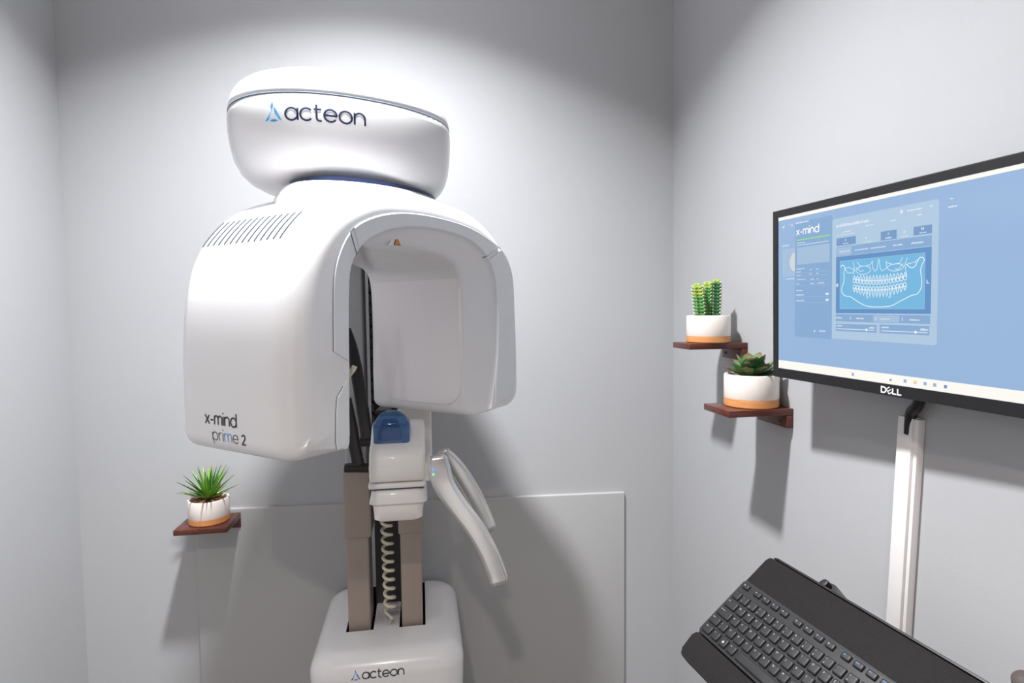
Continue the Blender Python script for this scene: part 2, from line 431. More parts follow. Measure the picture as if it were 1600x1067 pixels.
# model lettering on the near limb
fl = frame(fa((0, -.212, 1.3715)), AW, (0, 0, 1), -AN)
(g1, wd) = text('x-mind', .0145, .19, .17)
decal('model_lettering', g1, M_DARKP, arm, fl, T_ARM, -AN)
(ga, wa) = text('pri', .0135, .11, .24, .019, -.026)
decal('model_lettering', ga, M_DARKP, arm, fl, T_ARM, -AN)
(gb, wb) = text('m', .0135, .11, .24, .019+wa, -.026); decal('model_lettering', gb, M_CYAN, arm, fl, T_ARM, -AN)
(gc, wc) = text('e', .0135, .11, .24, .019+wa+wb, -.026); decal('model_lettering', gc, M_DARKP, arm, fl, T_ARM, -AN)
(ge, we) = text('2', .0115, .22, .2, .0245+wa+wb+wc, -.026); decal('model_lettering', ge, M_DARKP, arm, fl, T_ARM, -AN)
# warning sticker under the arch
fs_ = frame(fa((.262, -.026, 1.6745)), AN, (0, 0, 1), AW)
st = [(-.017, 0), (.017, 0), (.004, .024)]
g = loft([[fs_((a, b, -.002)) for a, b in st], [fs_((a, b, .001)) for a, b in st]]); stk = obj('warning_sticker', g[0], g[1], M_STICK, arm, smooth=False)
g = ([fs_((a, b, .0014)) for a, b in ((-.004, .001), (.016, .001), (.0055, .018))], [[0, 1, 2]]); obj('sticker_border', g[0], g[1], M_DARKP, stk, smooth=False)
g = ([fs_((a, b, .0018)) for a, b in ((-.001, .002), (.0135, .002), (.0055, .0145))], [[0, 1, 2]]); obj('sticker_symbol', g[0], g[1], M_ORANGE, stk, smooth=False)
# small cream clip on the near limb
c0 = V((-.124, .998, 1.449))
g = sweep([fa((.110, -.020, 1.438)), c0+V((-.006, 0, -.008)), c0+V((.002, 0, -.004)), c0+V((.010, 0, .006)), c0+V((.013, 0, .012))], circ(.0045, 8), (0, 1, 0)); clip = obj('head_clip', g[0], g[1], M_CREAM, arm)
g = lathe([(0, -.002), (.003, -.002), (.003, .003), (0, .003)], c0+V((-.006, -.005, .004)), 10); obj('clip_pin', g[0], g[1], M_BLUE, clip)
# turret on top of the arm
tc = fa((.330, -.158, 0))
prof = [(0, 1.74), (.186, 1.74), (.184, 1.757), (.179, 1.770), (.172, 1.780), (.164, 1.7865), (.160, 1.7868), (0, 1.7868)]
g = lathe(prof, (tc.x, tc.y, 0), 64); 
g = ([AO+AN*0+(lambda d: V((tc.x, tc.y, v[2]))-AO+AN*(d.dot(AN)*1.10)+AW*(d.dot(AW)*.74))(V((v[0]-tc.x, v[1]-tc.y, 0))) for v in g[0]], g[1])
obj('turret', g[0], g[1], M_WHITE, arm, 40)
g = lathe([(0, 1.786), (.158, 1.786), (.158, 1.796), (0, 1.796)], (tc.x, tc.y, 0), 48)
g = ([V((tc.x, tc.y, v[2]))+AN*(V((v[0]-tc.x, v[1]-tc.y, 0)).dot(AN)*1.07)+AW*(V((v[0]-tc.x, v[1]-tc.y, 0)).dot(AW)*.73) for v in g[0]], g[1])
obj('turret_gap', g[0], g[1], M_NAVY, arm)

# --- domed fixed head
HC = V((-.147, 1.262)); HA, HB, HP, HE = .222, .176, radians(24), 2.2
def hat_sec(z, k, n=72, dx=0, dy=0):
    out = []
    for j in range(n):
        t = 2*pi*j/n; c, s = cos(t), sin(t)
        a = HA*k*math.copysign(abs(c)**(2/HE), c); b = HB*k*math.copysign(abs(s)**(2/HE), s)
        out.append((HC.x+dx+a*cos(HP)-b*sin(HP), HC.y+dy+a*sin(HP)+b*cos(HP), z))
    return out
prof = [(1.792, .60), (1.793, .70), (1.799, .79), (1.810, .868), (1.826, .925), (1.848, .965), (1.875, .988), (1.905, 1.0), (1.925, 1.0), (1.936, .996), (1.9375, .99)]
g = loft([hat_sec(z, k, dx=(1-k)*.06, dy=(1-k)*.03) for z, k in prof]); head = obj('fixed_head', g[0], g[1], M_WHITE, mach, 50)
T_HEAD = bvh(head)
prof = [(1.9385, .975), (1.9385, .989), (1.940, .9945), (1.949, .990), (1.960, .978), (1.970, .960), (1.979, .932), (1.988, .88), (1.997, .79), (2.004, .66), (2.010, .46), (2.013, .24), (2.014, .02)]
g = loft([hat_sec(z, k) for z, k in prof]); lid = obj('head_lid', g[0], g[1], M_WHITE, head, 50)
g = tube([V(p) for p in hat_sec(1.938, .9925)]+[V(hat_sec(1.938, .9925)[0])], .0011, 6); obj('seam', g[0], g[1], M_SEAM, head)
fh = frame((-.262, 1.08, 1.888), (1, 0, 0), (0, 0, 1), (0, -1, 0))
decal('logo_mark', mark_geo(.030, .034), M_CYAN, head, fh, T_HEAD, V((0, -1, 0)))
(g1, wd) = text('acteon', .0205, .16, .13, .036, .0015, 1.03); decal('logo_lettering', g1, M_NAVY, head, fh, T_HEAD, V((0, -1, 0)))
# arm carrying the head back to the column
g = loft([[(p[0]*.11-.095, y, 1.862+p[1]*.062) for p in rrect(1, 1, .35, 5)] for y in (1.36, 1.50, 1.60, 1.66)]); obj('head_arm', g[0], g[1], M_WHITE2, mach, 40)

# --- columns
def column(x0, x1, y0, y1, z0, z1, name='column', m=M_COL, b=.005):
    g = box((x0, y0, z0), (x1, y1, z1), b, 3); return obj(name, g[0], g[1], m, mach)
column(-.196, -.141, 1.466, 1.56, .66, 1.00, 'column')
column(-.201, -.134, 1.462, 1.564, .985, 1.166, 'column_sleeve')
column(-.193, -.141, 1.468, 1.56, 1.15, 1.86, 'upper_column', mat('grey_column_enamel', (172, 172, 175), .42, noise=.02))
column(-.063, -.010, 1.462, 1.556, .66, 1.00, 'column')
column(-.067, -.006, 1.458, 1.56, .988, 1.20, 'column_sleeve')
column(-.136, -.064, 1.585, 1.60, .70, 1.86, 'rear_shade_plate', mat('wall_shade_charcoal', (72, 70, 72), .5, noise=.03), .002)  # added dark plate; its colour stands in for wall shade between the columns
column(-.062, .022, 1.445, 1.60, 1.16, 1.86, 'carriage', M_WHITE2, .008)
for k in range(22):                                    # cable chain between the columns
    z = 1.20+.0285*k
    p = join(box((-.132, 1.535, z), (-.068, 1.548, z+.007), .001, 1), box((-.132, 1.535, z), (-.124, 1.56, z+.025), .001, 1), box((-.076, 1.535, z), (-.068, 1.56, z+.025), .001, 1),
             loft([[(-.122, y, z+.008), (-.078, y, z+.008), (-.100, y, z+.026)] for y in (1.54, 1.556)]))
    o = obj('chain_link', p[0], p[1], [M_CHAIN, M_CHAINL], mach, smooth=False)
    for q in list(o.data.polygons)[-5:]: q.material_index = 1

# --- black temple supports
def blade(name, path, bar, rb):
    P = catmull(path, 6); n = len(P)
    g = sweep(P, rrect(.014, .008, .0055, 3), (0, -1, 0), [(.45+.55*min(1, i/(n*.4)), .6+.4*min(1, i/(n*.4))) for i in range(n)])
    o = obj(name, g[0], g[1], M_BLACK, mach, 40)
    g = tube(bar, rb, 14); obj('pivot', g[0], g[1], M_BLACK, o)
blade('temple_support', [(-.166, 1.375, 1.515), (-.156, 1.370, 1.47), (-.146, 1.363, 1.40), (-.134, 1.357, 1.313), (-.127, 1.353, 1.262)], [(-.142, 1.355, 1.254), (-.128, 1.353, 1.254), (-.112, 1.351, 1.253)], .0115)
blade('temple_support', [(-.176, 1.434, 1.345), (-.172, 1.432, 1.29), (-.165, 1.428, 1.232), (-.156, 1.424, 1.182)], [(-.188, 1.429, 1.175), (-.16, 1.425, 1.175), (-.132, 1.421, 1.174)], .0115)
g = tube([(-.1315, 1.421, 1.174), (-.126, 1.420, 1.174), (-.121, 1.419, 1.174)], .008, 12); obj('brass_spacer', g[0], g[1], mat('brass', (190, 150, 110), .35, metal=.8, noise=.05), mach)

# --- chin rest
def xprof(prof, x0, x1, r, name, m, parent, n=4):
    """profile in (y, z) extruded along x with rounded ends"""
    c = V((sum(p[0] for p in prof)/len(prof), sum(p[1] for p in prof)/len(prof))); secs = []
    def ins(k): return [V(p)+(c-V(p)).normalized()*k for p in prof]
    for q in range(n+1):
        a = pi/2*q/n; secs.append([(x0+r*(1-cos(a)), p.x, p.y) for p in ins(r*(1-sin(a)))])
    for q in range(n+1):
        a = pi/2*(1-q/n); secs.append([(x1-r*(1-cos(a)), p.x, p.y) for p in ins(r*(1-sin(a)))])
    g = loft(secs); return obj(name, g[0], g[1], m, parent, 50)
def rnd(pts, r, n=5):
    out = []; N = len(pts)
    for i in range(N):
        p = V(pts[i]); a = (V(pts[i-1])-p); b = (V(pts[(i+1) % N])-p)
        k = min(r, a.length*.45, b.length*.45); a = p+a.normalized()*k; b = p+b.normalized()*k
        for q in range(n+1):
            t = q/n; out.append(tuple(a.lerp(p, t).lerp(p.lerp(b, t), t)))
    return out
chin = xprof(rnd([(1.196, 1.199), (1.192, 1.225), (1.206, 1.262), (1.245, 1.276), (1.30, 1.305), (1.345, 1.305), (1.345, 1.199)], .014), -.111, .004, .008, 'chin_rest', M_WHITE2, mach)
xprof(rnd([(1.193, 1.188), (1.194, 1.1985), (1.345, 1.1985), (1.345, 1.188)], .005), -.113, .004, .006, 'chin_rest_lip', M_WHITE2, chin)
xprof(rnd([(1.199, 1.1842), (1.199, 1.1878), (1.345, 1.1878), (1.345, 1.1842)], .001), -.108, .000, .004, 'chin_rest_gap', mat('gap_slate', (70, 90, 116), .6, noise=.03), chin)
def tray(z0, z1, a, b, name):      # a, b: (x0, x1, y0, y1) at the bottom and the top
    s = []
    for z, k in ((z0, .012), (z0+.002, .006), (z0+.007, .0), (z1-.003, .0), (z1, .003)):
        t = (z-z0)/(z1-z0); x0, x1, y0, y1 = [p+(q-p)*t for p, q in zip(a, b)]
        s.append([((x0+x1)/2+p[0], (y0+y1)/2+p[1], z) for p in rrect((x1-x0)/2-k, (y1-y0)/2-k, .014, 5)])
    g = loft(s); return obj(name, g[0], g[1], M_WHITE2, mach, 50)
tray(1.150, 1.184, (-.114, .008, 1.190, 1.34), (-.107, .000, 1.196, 1.34), 'bite_tray')
tray(1.114, 1.156, (-.103, -.005, 1.200, 1.34), (-.106, -.001, 1.197, 1.34), 'bite_tray')
g = box((-.09, 1.33, 1.15), (-.01, 1.45, 1.25), .01, 3); obj('chin_arm', g[0], g[1], M_WHITE2, mach)
g = box((-.006, 1.20, 1.196), (.016, 1.30, 1.236), .007, 3); obj('handle_mount', g[0], g[1], M_WHITE2, mach)
# blue clear cup
cx, cy = -.066, 1.262
s = []
for z, k, m_ in ((1.262, .0, 1), (1.29, 0, 1), (1.312, -.001, 1), (1.320, .004, .9), (1.330, .011, .78), (1.336, .019, .6), (1.339, .028, .35)):
    s.append([(cx+p[0], cy+p[1]*m_, z+(0)) for p in rrect(.038-k, .026-k*.6, .008, 4)])
g = loft(s); cup = obj('bite_cup', g[0], g[1], M_CUP, mach, 60)
s = [[(cx-.004+p[0], cy+p[1], z) for p in rrect(.024-k, .016-k, .006, 4)] for z, k in ((1.275, 0), (1.30, .002), (1.316, .008))]
g = loft(s); obj('bite_insert', g[0], g[1], M_CUPIN, cup, 40)
# silver patient handles
def handle(path, shape, scl, upv):
    P = catmull(path, 7); n = len(P)
    S = []
    for i in range(n):
        t = i/(n-1)*(len(scl)-1); k = int(min(t, len(scl)-2)); S.append((scl[k][0]+(scl[k+1][0]-scl[k][0])*(t-k), scl[k][1]+(scl[k+1][1]-scl[k][1])*(t-k)))
    e = (P[-1]-P[-2]).normalized(); b = (P[0]-P[1]).normalized()
    PP = [P[0]+b*.009, P[0]+b*.006]+P+[P[-1]+e*.006, P[-1]+e*.0095]
    SS = [(S[0][0]*.45, S[0][1]*.45), (S[0][0]*.8, S[0][1]*.8)]+S+[(S[-1][0]*.8, S[-1][1]*.8), (S[-1][0]*.45, S[-1][1]*.45)]
    g = sweep(PP, shape, upv, SS); return obj('grab_handle', g[0], g[1], M_SILVER, mach, 50)
h1 = handle([(.030, 1.178, 1.250), (.032, 1.172, 1.228), (.043, 1.162, 1.194), (.070, 1.154, 1.153), (.100, 1.147, 1.111), (.125, 1.141, 1.065), (.142, 1.136, 1.020), (.146, 1.134, 1.004)],
            rrect(.0195, .012, .008, 5), [(1.0, .9), (1.2, .95), (1.1, 1), (1.0, 1), (1, 1), (1, 1), (1, 1), (.95, 1)], (0, -1, 0))
h2 = handle([(.040, 1.252, 1.240), (.062, 1.250, 1.218), (.083, 1.245, 1.190), (.107, 1.239, 1.147), (.128, 1.233, 1.098), (.136, 1.230, 1.078)],
            rrect(.019, .012, .008, 5), [(1, .9), (1, 1), (1.0, 1), (1, 1), (1, 1), (.95, 1)], (0, -1, 0))
for dz, m_ in ((.0, emis('status_led_blue', (90, 170, 255), 1.2)), (-.010, emis('status_led_green', (120, 255, 190), 1.2))):
    g = lathe([(0, -.001), (.0022, -.001), (.0022, .002), (0, .003)], (0, 0, 0), 10); 
    g = ([V((.019+v.x, 1.157-v.z, 1.2335+dz+v.y)) for v in g[0]], g[1]); obj('status_light', g[0], g[1], m_, h1)
# coiled lead
P = []
for k in range(201):
    t = k/200; ax = V((-.098, 1.478, 1.10)).lerp(V((-.092, 1.466, .79)), t); a = 2*pi*13.5*t
    P.append(ax+V((cos(a)*.0125, sin(a)*.0125, 0)))
P += [V((-.088, 1.464, .77)), V((-.099, 1.47, .745)), V((-.105, 1.475, .72))]
g = tube(P, .0041, 7, (0.01, .02, 1)); obj('coiled_lead', g[0], g[1], M_CREAM, mach)

# --- base cabinet
BX0, BX1, BY0, BY1 = -.277, .088, 1.330, 1.735
def base_sec(z, k):
    hx, hy = (BX1-BX0)/2-k, (BY1-BY0)/2-k; return [((BX0+BX1)/2+p[0], (BY0+BY1)/2+p[1], z) for p in rrect(hx, hy, max(.012, .062-k*.6), 8)]
secs = [base_sec(.0, .03), base_sec(.05, .03), base_sec(.35, .022), base_sec(.62, .003)]+[base_sec(.702+.05*sin(radians(a)), .05*(1-cos(radians(a)))) for a in range(0, 91, 10)]+[base_sec(.7525, .075)]
g = loft(secs); base = obj('base_cabinet', g[0], g[1], M_WHITE, mach, 50)
SL = [(-.2015, -.1335), (-.0695, -.0035)]
CH = (-.108, -.094, 1.645, 1.69)
cut = join(*([box((a, 1.452, .62), (b, 1.70, .80)) for a, b in SL]+[box((CH[0], CH[2], .62), (CH[1], CH[3], .80))]))
co = obj('cutter', cut[0], cut[1], M_WHITE, None, smooth=False)
md = base.modifiers.new('slots', 'BOOLEAN'); md.object = co; md.operation = 'DIFFERENCE'; md.solver = 'EXACT'
bpy.context.view_layer.update()
dg = bpy.context.evaluated_depsgraph_get(); 
co.location = -ORG[mach.name]*0
nm = bpy.data.meshes.new_from_object(base.evaluated_get(dg)); base.modifiers.clear(); base.data = nm
nm.set_sharp_from_angle(angle=radians(38))
bpy.data.objects.remove(co)
for (a, b) in SL+[(CH[0], CH[1])]:
    y0, y1 = (1.452, 1.70) if (a, b) != (CH[0], CH[1]) else (CH[2], CH[3]); e = .0007
    g = box((a+e, y0+e, .64), (b-e, y1-e, .746)); top = max(range(6), key=lambda i: sum(g[0][j].z for j in g[1][i]))
    obj('slot_liner', g[0], [q for i, q in enumerate(g[1]) if i != top], M_BLACKM, base, smooth=False)
T_BASE = bvh(base)
fb = frame((-.176, 1.33, .704), (1, 0, 0), (0, 0, 1), (0, -1, 0))
decal('logo_mark', mark_geo(.022, .021), M_BLUE, base, fb, T_BASE, V((0, -1, 0)))
(g1, wd) = text('acteon', .0135, .2, .1, .026, .001, 1.12); decal('logo_lettering', g1, M_DARKP, base, fb, T_BASE, V((0, -1, 0)))

# ------------------------------------------------------------------ shelves and plants
def shelf(f, w, d, wood, label):
    """f: (along wall, out of wall, up); top of the board at up = 0"""
    c = f((w/2, 0, 0)); t = thing('wall_shelf', c, label, 'shelf', 'small dark wooden wall shelves')
    g = box((0, 0, -.0145), (w, d, 0), .0012, 2, f); obj('board', g[0], g[1], wood, t)
    g = box((0, 0, -.043), (w, .016, -.015), .0012, 2, f); bk = obj('back_rail', g[0], g[1], wood, t)
    for k in (.18, .82):
        g = lathe([(0, 0), (.0032, 0), (.0032, .0012), (.0018, .0006), (0, .0004)], (0, 0, 0), 12); g = ([f((w*k+v.x, .016+v.z, -.030+v.y)) for v in g[0]], g[1]); obj('screw', g[0], g[1], M_STEEL, bk)
    return t
shelf(frame((-.659, YB-.0004, .981), (1, 0, 0), (0, -1, 0), (0, 0, 1)), .135, .130, M_WOODX, 'dark wooden shelf on the back wall left of the machine')
shelf(frame((XR-.0004, 1.140, 1.329), (0, 1, 0), (-1, 0, 0), (0, 0, 1)), .112, .152, M_WOOD, 'lower dark wooden shelf in the corner beside the monitor')
shelf(frame((XR-.0004, 1.320, 1.4645), (0, 1, 0), (-1, 0, 0), (0, 0, 1)), .095, .154, M_WOOD, 'upper dark wooden shelf near the room corner')

def pot(c, r, h, band, label, name, cat='plant'):
    t = thing(name, c, label, cat, 'potted plants on the wall shelves')
    g = lathe([(0, .0), (r-.002, .0), (r, .002), (r, band), (0, band)], c, 48); obj('wood_band', g[0], g[1], M_BAND, t)
    g = lathe([(0, band), (r-.0006, band), (r+.0002, band+.002), (r+.0002, h-.003), (r-.001, h), (r-.004, h+.0005), (r-.0065, h-.002), (r-.0072, h-.014), (0, h-.016)], c, 48); obj('pot', g[0], g[1], M_POT, t)
    return t
def soil(t, c, r, h):
    vs = [(c[0], c[1], c[2]+h+.004)]; fs = []; n = 28
    for q in range(1, 6):
        for k in range(n):
            a = 2*pi*k/n; rr = (r-.0075)*q/5
            vs.append((c[0]+rr*cos(a), c[1]+rr*sin(a), c[2]+h+(.003*(1-q/5) if q < 5 else -.004)+random.uniform(-.0015, .0015)))
    for k in range(n): fs.append([0, 1+k, 1+(k+1) % n])
    for q in range(4):
        for k in range(n): fs.append([1+q*n+k, 1+q*n+(k+1) % n, 1+(q+1)*n+(k+1) % n, 1+(q+1)*n+k])
    o = obj('soil', vs, fs, M_SOIL, t); o['kind'] = 'stuff'

# cactus
c = (.722, 1.3675, 1.4649); t = pot(c, .0535, .068, .0165, 'white pot of three ridged cactus stems on the upper shelf', 'potted_cactus'); soil(t, c, .0535, .060)
def cactus(x, y, h, r, m, lean, tipf=.8):
    base = V((x, y, c[2]+.058)); n = 30; R = 5; secs = []; H = 66
    for i in range(H+1):
        s = i/H; z = h*s; k = (1 if s < .82 else sqrt(max(0.002, 1-((s-.82)/.18)**2)))*(.86+.14*min(1, s*3))
        row = []
        for j in range(n):
            a = 2*pi*j/n; rib = .72+.28*(.5+.5*cos(R*a))**1.2; bump_ = 1+.24*cos(2*pi*(s*h/.0085-.45))*(.5+.5*cos(R*a))
            row.append(base+V((lean[0]*s+cos(a)*r*k*rib*bump_, lean[1]*s+sin(a)*r*k*rib*bump_, z)))
        secs.append(row)
    vs, fs = loft(secs)
    fm = [1 if (q//n) > H*tipf and q < n*H else 0 for q in range(len(fs))]
    o = obj('stem', vs, fs, [m, M_CACTT], t, 70, fmats=fm)
    parts = []
    for i in range(int(h/.0085)):
        for j in range(R):
            z = .0085*(i+.95); s = z/h
            if s > .99: continue
            a = 2*pi*j/R; k = 1 if s < .82 else sqrt(max(.05, 1-((s-.82)/.18)**2)); rr = r*k*1.12
            p = base+V((lean[0]*s+cos(a)*rr, lean[1]*s+sin(a)*rr, z)); d = V((cos(a), sin(a), .5)).normalized(); sd = d.cross(V((0, 0, 1))).normalized(); u2 = sd.cross(d)
            q = [p-d*.001+sd*.0021*cos(2*pi*e/5)+u2*.0021*sin(2*pi*e/5) for e in range(5)]+[p+d*.0034]
            parts.append((q, [[0, 1, 5], [1, 2, 5], [2, 3, 5], [3, 4, 5], [4, 0, 5], [4, 3, 2, 1, 0]]))
    g = join(*parts); q = obj('spines', g[0], g[1], M_NUB, o, smooth=False); q['kind'] = 'stuff'
cactus(.699, 1.362, .092, .0135, M_CACT, (-.010, 0), .62); cactus(.721, 1.374, .098, .0105, M_CACT, (.003, 0)); cactus(.737, 1.360, .102, .0130, M_CACTD, (.002, 0), .9)

# thick leaves
def leaf(name, base, d, upd, L, wd, th, bend, m, parent, n=9, tip=1.0, cup=.25, peak=.5):
    d = V(d).normalized(); s = d.cross(V(upd)).normalized(); u = s.cross(d).normalized(); secs = []; base = V(base)
    for i in range(n+1):
        q = i/n; w = wd*(sin(pi*min(1, q/(2*peak))) if q < peak else (1-((q-peak)/(1-peak))**2.0))
        w = max(w, wd*(.35 if q < .2 else .0)+.0002) if i < n else .0002
        p = base+d*L*q+u*(bend*L*(q**2)); k = th*(1-.8*q)+.0002
        secs.append([p-s*w+u*cup*w, p-s*w*.5+u*(k*.35), p+u*(k*.5), p+s*w*.5+u*(k*.35), p+s*w+u*cup*w, p+s*w*.5-u*(k*.5), p-u*k*.8, p-s*w*.5-u*(k*.5)])
    vs, fs = loft(secs); fm = None
    if isinstance(m, (list, tuple)): fm = [1 if q//8 >= n-1 and q < 8*n else 0 for q in range(len(fs))]
    return obj(name, vs, fs, m, parent, 55, fmats=fm)
c = (.738, 1.199, 1.3294); t = pot(c, .0585, .072, .0185, 'white pot holding a broad-leaved dark green rosette on the lower shelf', 'potted_succulent'); soil(t, c, .0585, .062)
bc = V((c[0], c[1], c[2]+.068))
rings = [(8, .060, 14, .0155, 0.0), (7, .056, 34, .0165, .4), (5, .050, 58, .017, .2), (4, .040, 76, .015, .8)]
for cnt, L, el, wd, ph in rings:
    for k in range(cnt):
        a = 2*pi*k/cnt+ph+random.uniform(-.12, .12); e = radians(el+random.uniform(-5, 5))
        d = V((cos(a)*cos(e), sin(a)*cos(e), sin(e))); upd = V((-cos(a)*sin(e), -sin(a)*sin(e), cos(e)))
        leaf('leaf', bc+V((cos(a), sin(a), 0))*.006+V((0, 0, .004*(el > 50))), d, upd, L*random.uniform(.9, 1.06), wd, .007, .12, [random.choice((M_LEAFD, M_LEAFM)), M_LEAFR], t, peak=.62)
leaf('leaf', bc+V((-.004, -.016, 0)), V((.05, -.28, .95)), V((0, -.95, -.28)), .045, .021, .008, -.10, [M_LEAFD, M_LEAFR], t, peak=.62)
# spiky agave
c = (-.590, 1.684, .9814); t = pot(c, .0525, .064, .0165, 'white pot of thin spiky leaves on the back wall shelf', 'potted_agave'); soil(t, c, .0525, .060)
bc = V((c[0], c[1], c[2]+.062))
for k in range(46):
    a = k*2.39996+random.uniform(-.2, .2); q = k/45; el = radians(84-66*q**.9+random.uniform(-6, 6)); L = (.080+.022*random.random())*(1.0 if q < .8 else .95)
    if sin(a) > .2 and el < radians(45): L *= .62
    d = V((cos(a)*cos(el), sin(a)*cos(el), sin(el))); upd = V((-cos(a)*sin(el), -sin(a)*sin(el), cos(el)))
    m = [random.choice((M_AG1, M_AG1, M_AG2)), M_AG3] if random.random() < .2 else random.choice((M_AG1, M_AG1, M_AG2))
    leaf('leaf', bc+V((cos(a), sin(a), 0))*.004, d, upd, L, .0042, .0022, -.12*random.random(), m, t, n=6, cup=.5, peak=.3)

# ------------------------------------------------------------------ monitor
MY, MR, MP = .07433, -.00802, .02077
mt = V((sin(MY), -cos(MY), 0)); mu = V((0, 0, 1)); mn = mt.cross(mu); mu = mu*cos(MP)+mn*sin(MP)
mt, mu = mt*cos(MR)+mu*sin(MR), mu*cos(MR)-mt*sin(MR); mn = mt.cross(mu)      # mn points into the room
MO = V((.69846, 1.06588, 1.74118)); MW, MH = .556, .330
fm_ = frame(MO, mt, mu, mn)
fmm = lambda p: fm_((p[0]/1000, p[1]/1000, p[2]/1000))
mon = thing('computer_monitor', fm_((MW/2, -MH, -.02)), 'wide black framed computer monitor on the right wall showing a blue screen', 'monitor')
SX0, SX1, SY0, SY1 = .0150, MW-.0150, -.0142, -MH+.0185
def frame_ring(z0, z1):
    o_ = [(0, 0), (MW, 0), (MW, -MH), (0, -MH)]; i_ = [(SX0, SY0), (SX1, SY0), (SX1, SY1), (SX0, SY1)]
    e = .0018
    oi = [(e, -e), (MW-e, -e), (MW-e, -MH+e), (e, -MH+e)]
    secs = [[fm_((*p, z0)) for p in o_], [fm_((*p, z1-e)) for p in o_], [fm_((*p, z1)) for p in oi], [fm_((*p, z1)) for p in i_], [fm_((*p, z0)) for p in i_]]
    return loft(secs, False, False)
g = frame_ring(-.012, .0); obj('bezel', g[0], g[1], M_BEZEL, mon, 30)
g = box((.001, -MH+.001, -.022), (MW-.001, -.001, -.0118), .002, 2, fm_); obj('housing', g[0], g[1], M_BEZEL, mon)
g = box((.10, -MH+.06, -.048), (MW-.10, -.06, -.021), .012, 3, fm_); obj('rear_bulge', g[0], g[1], M_BEZEL, mon)
g = box((.228, -.215, -.078), (.328, -.115, -.047), .003, 2, fm_); obj('wall_bracket', g[0], g[1], M_STEEL, mon)
g = box((XR-.012, .74, 1.54), (XR-.0004, .86, 1.66), .002, 2); obj('wall_plate', g[0], g[1], M_STEEL, mon)
g = box((.775, .775, 1.58), (XR-.010, .825, 1.62), .004, 2); obj('bracket_arm', g[0], g[1], M_STEEL, mon)
g = ([fm_(p) for p in ((SX0, SY0, -.0022), (SX1, SY0, -.0022), (SX1, SY1, -.0022), (SX0, SY1, -.0022))], [[0, 1, 2, 3]])
E_BG = emis('screen_blue', (148, 179, 216)); scr = obj('screen', g[0], g[1], E_BG, mon, smooth=False)
# maker's lettering on the lower bezel
parts = []; S_ = .0088
for ch, x in (('D', 0), ('L', 2.35), ('L', 3.35)):
    for q in GL[ch][1]:
        vs, fs = ribbon(q, .27); parts.append(([(v[0]*S_+x*S_, v[1]*S_) for v in vs], fs))
for q in ([(0, 0), (0, 1)], [(0, 1), (.8, 1)], [(0, .5), (.8, .5)], [(0, 0), (.8, 0)]):       # the E stands tilted
    q = [(1.68+(a-.4)*cos(radians(35))-(b-.5)*sin(radians(35)), .5+(a-.4)*sin(radians(35))+(b-.5)*cos(radians(35))) for a, b in q]
    vs, fs = ribbon(q, .2); parts.append(([(v[0]*S_*.98, v[1]*S_) for v in vs], fs))
g = join(*parts); decal('maker_lettering', g, mat('bezel_silver_print', (226, 226, 226), .35, noise=.01), mon, frame(fm_((.2595, -.3255, .0004)), mt, mu, mn))

# --- what the screen shows (millimetres on the panel)
E_WHT = emis('screen_white', (250, 248, 240)); E_PAN = emis('screen_panel_blue', (132, 168, 207)); E_DLG = emis('screen_dialog_pale', (172, 198, 221)); E_BTN = emis('screen_button_blue', (112, 150, 194))
E_IMG = emis('screen_image_frame', (92, 142, 194)); E_CYN = emis('screen_image_cyan', (112, 180, 220)); E_LIN = emis('screen_line_white', (240, 244, 248)); E_GRN = emis('screen_green', (150, 226, 120)); E_LT = emis('screen_light_blue', (160, 188, 216)); E_TXT = emis('screen_text', (222, 230, 240)); E_GRY = emis('screen_disc_grey', (206, 212, 214))
Z0 = -2.2
def rects(name, L, m, z):
    for a, b, c_, d in L: obj(name, [fmm(v) for v in ((a, b, z), (c_, b, z), (c_, d, z), (a, d, z))], [[0, 1, 2, 3]], m, scr, smooth=False)
def lines(name, L, m, z, w):
    parts = []
    for q in L:
        vs, fs = ribbon(q, w, 50); parts.append(([(v[0], v[1], z) for v in vs], fs))
    g = join(*parts); return obj(name, [fmm(v) for v in g[0]], g[1], m, scr, smooth=False)
rects('title_bar', [(15.2, -14.4, 540.8, -20.5)], E_WHT, Z0+.15)
rects('task_bar', [(15.2, -295.5, 540.8, -311.3)], E_WHT, Z0+.15)
rects('side_window', [(61.5, -30, 153.5, -246.5)], E_PAN, Z0+.15)
rects('picture_tile', [(27, -77, 61.5, -131)], E_LT, Z0+.15)
dg_ = [(153.7, -41), (157, -38), (346, -37.5), (349.8, -41), (349.5, -242), (346, -245.5), (153.5, -245.5)]
obj('dialog_window', [fmm((*p, Z0+.2)) for p in dg_], [list(range(7))], E_DLG, scr, smooth=False)
obj('picture_disc', [fmm((61.4+(0 if cos(t_) > 0 else 14*cos(t_)), -104+18*sin(t_), Z0+.3)) for t_ in [2*pi*k/28 for k in range(28)]], [list(range(28))], E_GRY, scr, smooth=False)
rects('button', [(163.3, -71.8, 204.7, -85), (253.2, -71.6, 281.8, -85.6), (310.3, -71.8, 339.6, -84.4)], E_BTN, Z0+.3)
rects('tab_bar', [(163.4, -87, 339.5, -102.6), (162.6, -202.4, 338.9, -215), (162.8, -219, 247, -231.6), (253, -218, 338, -231.6)], E_PAN, Z0+.3)
rects('tab_bar', [(165, -88.5, 196, -101.5), (240.8, -203.4, 288.3, -214)], E_LT, Z0+.4)
rects('list_box', [(67.5, -78, 147.8, -110)], E_LT, Z0+.3)
rects('image_frame', [(162.6, -103.4, 339.6, -200.5)], E_IMG, Z0+.3)
rects('image_area', [(171.8, -111.3, 329.6, -193)], E_CYN, Z0+.4)
